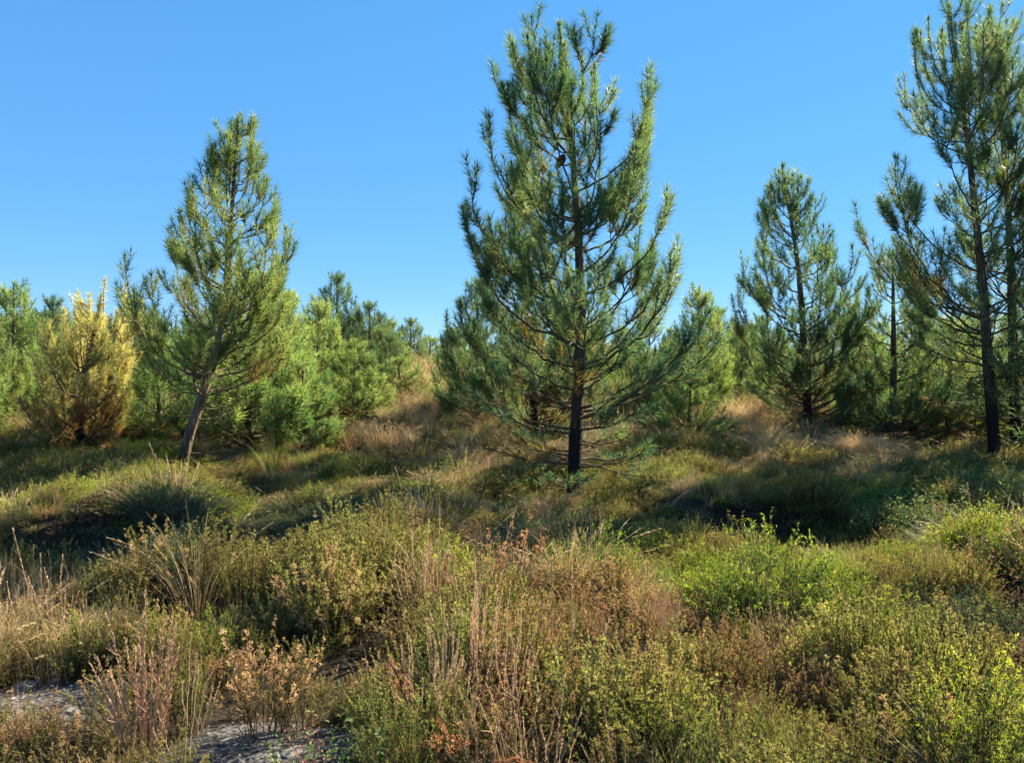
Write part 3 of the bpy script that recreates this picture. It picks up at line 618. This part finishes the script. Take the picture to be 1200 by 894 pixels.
# ------------------------------------------------------------ mass undergrowth (stuff): points + geometry nodes
def scatter_object(name, label, pts, idx, rot, scl, kinds):
    me = bpy.data.meshes.new(name); me.vertices.add(len(pts)); me.vertices.foreach_set('co', np.asarray(pts, np.float32).ravel())
    for nm, tp_, prop, arr in (('pidx', 'INT', 'value', idx.astype(np.int32)), ('prot', 'FLOAT_VECTOR', 'vector', rot.astype(np.float32).ravel()), ('pscl', 'FLOAT_VECTOR', 'vector', scl.astype(np.float32).ravel())):
        q = me.attributes.new(nm, tp_, 'POINT'); q.data.foreach_set(prop, arr)
    o = obj(name, me); tag(o, label, kind='stuff')
    ng = bpy.data.node_groups.new(name, 'GeometryNodeTree')
    ng.interface.new_socket('Geometry', in_out='INPUT', socket_type='NodeSocketGeometry'); ng.interface.new_socket('Geometry', in_out='OUTPUT', socket_type='NodeSocketGeometry')
    N = ng.nodes.new; L = ng.links.new; gi = N('NodeGroupInput'); go = N('NodeGroupOutput'); iop = N('GeometryNodeInstanceOnPoints')
    jn = N('GeometryNodeJoinGeometry')
    for parts in reversed(kinds):
        j2 = N('GeometryNodeJoinGeometry')
        for p in parts:
            oi = N('GeometryNodeObjectInfo'); oi.inputs['Object'].default_value = p; oi.transform_space = 'ORIGINAL'; L(oi.outputs['Geometry'], j2.inputs[0])
        gt = N('GeometryNodeGeometryToInstance'); L(j2.outputs[0], gt.inputs[0]); L(gt.outputs[0], jn.inputs[0])
    L(gi.outputs[0], iop.inputs['Points']); L(jn.outputs[0], iop.inputs['Instance']); iop.inputs['Pick Instance'].default_value = True
    for nm, sk, ty in (('pidx', 'Instance Index', 'INT'), ('prot', 'Rotation', 'FLOAT_VECTOR'), ('pscl', 'Scale', 'FLOAT_VECTOR')):
        na = N('GeometryNodeInputNamedAttribute'); na.data_type = ty; na.inputs['Name'].default_value = nm
        out_ = [s_ for s_ in na.outputs if s_.enabled and s_.name == 'Attribute'][0]; L(out_, iop.inputs[sk])
    L(iop.outputs[0], go.inputs[0])
    md = o.modifiers.new('scatter', 'NODES'); md.node_group = ng
    return o
rng = np.random.default_rng(99)
# candidate positions: density per area falls with distance, plants grow a little with distance
def cand(n, y0, y1, power):
    u = rng.uniform(0, 1, n); y = (y0 ** power + u * (y1 ** power - y0 ** power)) ** (1 / power)
    x = rng.uniform(-1, 1, n) * (y * .80 + 1.2); return x, y
def project(x, y):
    z = ground(x, y); return CX + x / y * F, CY + (EYE - z) / y * F
def g2(x, y, cx, cy, sx, sy): return np.exp(-(((x - cx) / sx) ** 2 + ((y - cy) / sy) ** 2))
def build(x, y):
    px, py = project(x, y); n = len(x); pat = lambda s, k: vnoise(x, y, s, k)
    w = {}
    far = sstep(11, 20, y)
    grass = g2(px, py, 520, 500, 190, 45) * 1.3 + g2(px, py, 870, 520, 200, 30) * .7 + g2(px, py, 1020, 540, 60, 40) * .6
    w['dry'] = .20 + .02 * (py > 620) + 4.0 * grass * sstep(.15, .5, pat(1.2, 21)) + .12 * sstep(.6, .8, pat(.9, 22))
    w['green'] = .22 + .35 * grass + .25 * sstep(.5, .8, pat(1.5, 23)) + .2 * far
    w['heath'] = .75 * (1 - .6 * np.clip(grass, 0, 1)) + .5 * sstep(.45, .7, pat(1.1, 24))
    w['heath_red'] = .32 + .5 * sstep(.5, .75, pat(.8, 25)) * (py > 560) + .6 * g2(px, py, 1120, 680, 140, 60) + .35 * g2(px, py, 60, 600, 160, 60) + .3 * g2(px, py, 900, 820, 200, 70)
    w['broom'] = .12 + .5 * sstep(.6, .8, pat(1.4, 26)) + .7 * g2(px, py, 915, 705, 90, 45) + .3 * g2(px, py, 250, 600, 200, 50)
    w['blue'] = .08 + 1.8 * g2(px, py, 330, 680, 230, 80) + .5 * g2(px, py, 1150, 750, 80, 40)  # massed where the pine shadow lies, so leaf colour deepens its blue-green
    w['stalk'] = .18 + .08 * (py > 640) + .08 * g2(px, py, 500, 760, 200, 140) + .3 * sstep(.55, .8, pat(.7, 27)) * (py > 620)
    w['leafy'] = .08 + .5 * g2(px, py, 690, 640, 130, 70) + 1.8 * g2(px, py, 1110, 600, 110, 45) + .2 * sstep(.6, .8, pat(1., 28))
    w['rust'] = .07 + .35 * sstep(.65, .85, pat(.9, 29)) * (py > 600) + .8 * g2(px, py, 1160, 680, 80, 45)
    ks = list(w); Wm = np.stack([w[k] * (.25 + 1.5 * sstep(.3, .75, pat(.75 + .1 * j, 40 + j))) for j, k in enumerate(ks)], 1) ** 2.2; Wm /= Wm.sum(1, keepdims=True); c = (Wm.cumsum(1) > rng.uniform(0, 1, (n, 1))).argmax(1)
    return ks, c, px, py
x1, y1 = cand(9600, 2.4, 12.5, 1.75); x2, y2 = cand(5500, 12.5, 34, 1.3)
x3, y3 = cand(6500, 6.2, 12.5, 1.6)
x4, y4 = cand(4200, 10.5, 24, 1.2)
x = np.concatenate([x1, x2, x3, x4]); y = np.concatenate([y1, y2, y3, y4])
e = bank_edge(x); front = bank_mask(x) * sstep(e - .75, e - .5, y) * (y < e + .03)      # bare face of the bank
gapn = vnoise(x, y, .55, 31)
thin = np.where(y < 6.2, sstep(.26, .40, gapn), 1)                                       # dark gaps between near bushes
hole = bare(x, y) | bare(x, y + .1)
keep = (~hole) & (rng.uniform(0, 1, len(x)) > front * 0) & (rng.uniform(0, 1, len(x)) < .45 + .55 * thin)
fd = np.min([np.hypot(x - a_, (y - b_) * 1.0) / (.17 * c_) for a_, b_, c_ in FP], axis=0)
keep &= fd > 1
lit_ok = ~((y < 3.1) & (np.abs(x) < 3))
keep &= lit_ok | (rng.uniform(0, 1, len(x)) < .5)
x, y = x[keep], y[keep]
ks, c, px, py = build(x, y)
names = {'heath': ('heather_scrub', 'green and olive heather covering the slope'), 'heath_red': ('brown_heather_scrub', 'heather with dry reddish brown flower heads across the slope'),
         'broom': ('broom_scrub', 'bright green feathery scrub among the heather'), 'blue': ('shade_tinted_scrub', 'scrub with the bluish tint of the pine shadow in its leaf colour'),
         'dry': ('dry_grass', 'tan dry grass in the band under the gap and between bushes'), 'green': ('green_grass', 'yellow-green grass among the scrub'),
         'stalk': ('dry_weeds', 'thin brown dead stalks standing through the scrub'), 'leafy': ('bramble_scrub', 'small leaved brambles and sprouts on the slope'),
         'rust': ('bracken_scrub', 'rust coloured dead bracken patches')}
for j, k in enumerate(ks):
    m = c == j; n = int(m.sum())
    if not n: continue
    xx, yy = x[m], y[m]; z = ground(xx, yy) - .03
    s = rng.uniform(.7, 1.15, n) * (.62 + .75 * sstep(.25, .8, vnoise(xx, yy, .7, 51))) * np.interp(yy, [2.5, 4.5, 5.8, 7.2, 10, 13, 20, 40], [.74, .95, .95, .80, .74, 1.0, 1.6, 2.2])
    if k == 'stalk': s *= .8
    s *= np.where((xx > -3) & (xx < -.3) & (yy < 4.0), .62, 1)
    szz = s * rng.uniform(.8, 1.1, n) * np.interp(yy, [2.5, 4, 5.5, 7, 9, 11, 13, 20, 40], [1.0, 1.15, 1.1, .85, .78, .8, .8, .8, .75])
    e = bank_edge(xx); szz *= np.where((bank_mask(xx) > .4) & (yy > e - 1.6) & (yy < e + .02), .6, 1)
    rot = np.stack([rng.normal(0, .12, n), rng.normal(0, .12, n), rng.uniform(0, 6.283, n)], 1)
    srcs = [p for p in SRC[k] if p]
    scatter_object(names[k][0], names[k][1], np.stack([xx, yy, z], 1), rng.integers(0, len(srcs), n), rot, np.stack([s, s, szz], 1), srcs)

# ------------------------------------------------------------ litter and stones on the path
a = Acc(); n = 30000; lx = rng.uniform(-7, 7, n); ly = rng.uniform(1.8, 11, n); b = np.stack([lx, ly, ground(lx, ly) + .008], 1)
d = rng.normal(size=(n, 3)) * [1, 1, .12]; leaves(a, b, d, rng.uniform(.02, .08, n), rng.uniform(.003, .007, n), 0, rng.uniform(0, .6, n), kind='oval', normal=np.tile([[0, 0, 1.]], (n, 1)) + rng.normal(0, .2, (n, 3)))
tag(obj('litter', a.mesh('litter', [M['stalk']])), 'fallen dry twigs and needles lying on the soil', kind='stuff')
n = 5000; lx = rng.uniform(-3.4, -.3, n); ly = rng.uniform(2.4, 4.6, n); k_ = bare(lx, ly); lx, ly = lx[k_], ly[k_]; n = len(lx)
a = Acc(); b = np.stack([lx, ly, ground(lx, ly) + .012], 1); d = rng.normal(size=(n, 3)) * [1, 1, .25]
leaves(a, b, d, rng.uniform(.006, .03, n), rng.uniform(.005, .02, n), 0, .5, kind='oval', normal=np.tile([[0, 0, 1.]], (n, 1)) + rng.normal(0, .35, (n, 3)))
M['grit'] = stony_mat('grit', (.06, .055, .05), (.30, .29, .28)); tag(obj('gravel', a.mesh('gravel', [M['grit']])), 'grit and slate chips lying on the bare patch', kind='stuff')
def stone_mesh(seed):
    import bmesh
    bm = bmesh.new(); bmesh.ops.create_icosphere(bm, subdivisions=3, radius=1); r3 = np.random.default_rng(seed); dirs = unit(r3.normal(size=(9, 3))); cut = r3.uniform(.55, .85, 9)
    for v in bm.verts:
        p = np.array(v.co); 
        for dd, cc in zip(dirs, cut):
            q = p @ dd
            if q > cc: p = p - dd * (q - cc) * .9
        v.co = p * [1, .75, .32] + r3.normal(0, .008, 3)
    me = bpy.data.meshes.new('stone'); bm.to_mesh(me); bm.free(); me.materials.append(M['stone']); return me
SM = [stone_mesh(k) for k in range(4)]
st = [(28, 808, .09, 'largest flat pale stone on the bare patch near the picture edge'), (62, 800, .05, 'pale stone chip just behind the largest flat stone'), (85, 838, .07, 'flat stone lower down the bare patch in front of the largest one'),
      (50, 850, .045, 'small grey stone between brown heather and the flat stones'), (110, 822, .04, 'small stone at the rim of the bare patch beside the reddish stalks'),
      (268, 872, .05, 'pale stone at the foot of the reddish heather bush'), (345, 885, .06, 'flat stone on the bare earth at the bottom, in front of the reddish heather'), (385, 880, .035, 'little stone near brown stalks on the bare earth')]
for k, (px, py, s, lab) in enumerate(st):
    x, y = hit(px, py); o = obj('stone', SM[k % 4], None, (x, y, float(ground(x, y)) + s * .12)); o.scale = (s, s, s); o.rotation_euler = (rs.uniform(-.1, .1), rs.uniform(-.1, .1), rs.uniform(0, 6)); tag(o, lab, 'stone', 'pale stones on the bare patch')
for o in bpy.data.meshes:
    pass

# ------------------------------------------------------------ light, sky, camera
EL, AZ = 37, 53          # sun elevation, azimuth to the right of the view direction
w = bpy.data.worlds.new("World"); sc.world = w; w.use_nodes = True; nt = w.node_tree
bgn = nt.nodes['Background']; sky = nt.nodes.new('ShaderNodeTexSky'); sky.sky_type = 'NISHITA'; sky.sun_disc = False
sky.sun_elevation = R(EL); sky.sun_rotation = R(AZ); sky.altitude = 2500; sky.air_density = 1.0; sky.dust_density = 0.0; sky.ozone_density = 7.0
hs = nt.nodes.new('ShaderNodeHueSaturation'); hs.inputs['Saturation'].default_value = 1.9; hs.inputs['Value'].default_value = 1.25; gm = nt.nodes.new('ShaderNodeGamma'); gm.inputs[1].default_value = .36; nt.links.new(sky.outputs[0], gm.inputs[0]); nt.links.new(gm.outputs[0], hs.inputs['Color']); tn = nt.nodes.new('ShaderNodeMix'); tn.data_type = 'RGBA'; tn.blend_type = 'MULTIPLY'; tn.inputs[0].default_value = 1; tn.inputs[7].default_value = (.81, .94, 1.04, 1); nt.links.new(hs.outputs[0], tn.inputs[6]); nt.links.new(tn.outputs[2], bgn.inputs[0]); bgn.inputs[1].default_value = .122
l = bpy.data.lights.new('sun', 'SUN'); l.energy = 5.0; l.angle = R(.5); l.color = (1, .87, .66)
lo = bpy.data.objects.new('sun', l); col.objects.link(lo)
sd = Vector((math.sin(R(AZ)) * math.cos(R(EL)), math.cos(R(AZ)) * math.cos(R(EL)), math.sin(R(EL))))
lo.rotation_euler = sd.to_track_quat('Z', 'Y').to_euler(); lo.location = (8, 8, 12)
cam = bpy.data.cameras.new('camera'); cam.sensor_width = 36; cam.lens = F / 1200 * 36; cam.clip_end = 6000; cam.clip_start = .05
co = bpy.data.objects.new('camera', cam); col.objects.link(co); co.location = (0, 0, EYE); co.rotation_euler = (R(90), 0, 0); sc.camera = co
sc.view_settings.view_transform = 'Standard'; sc.view_settings.look = 'None'; sc.view_settings.exposure = 1.9; sc.view_settings.gamma = 1
sc.cycles.use_adaptive_sampling = True; sc.cycles.adaptive_threshold = .03; sc.cycles.max_bounces = 4; sc.cycles.diffuse_bounces = 2; sc.cycles.transmission_bounces = 3; sc.cycles.glossy_bounces = 2
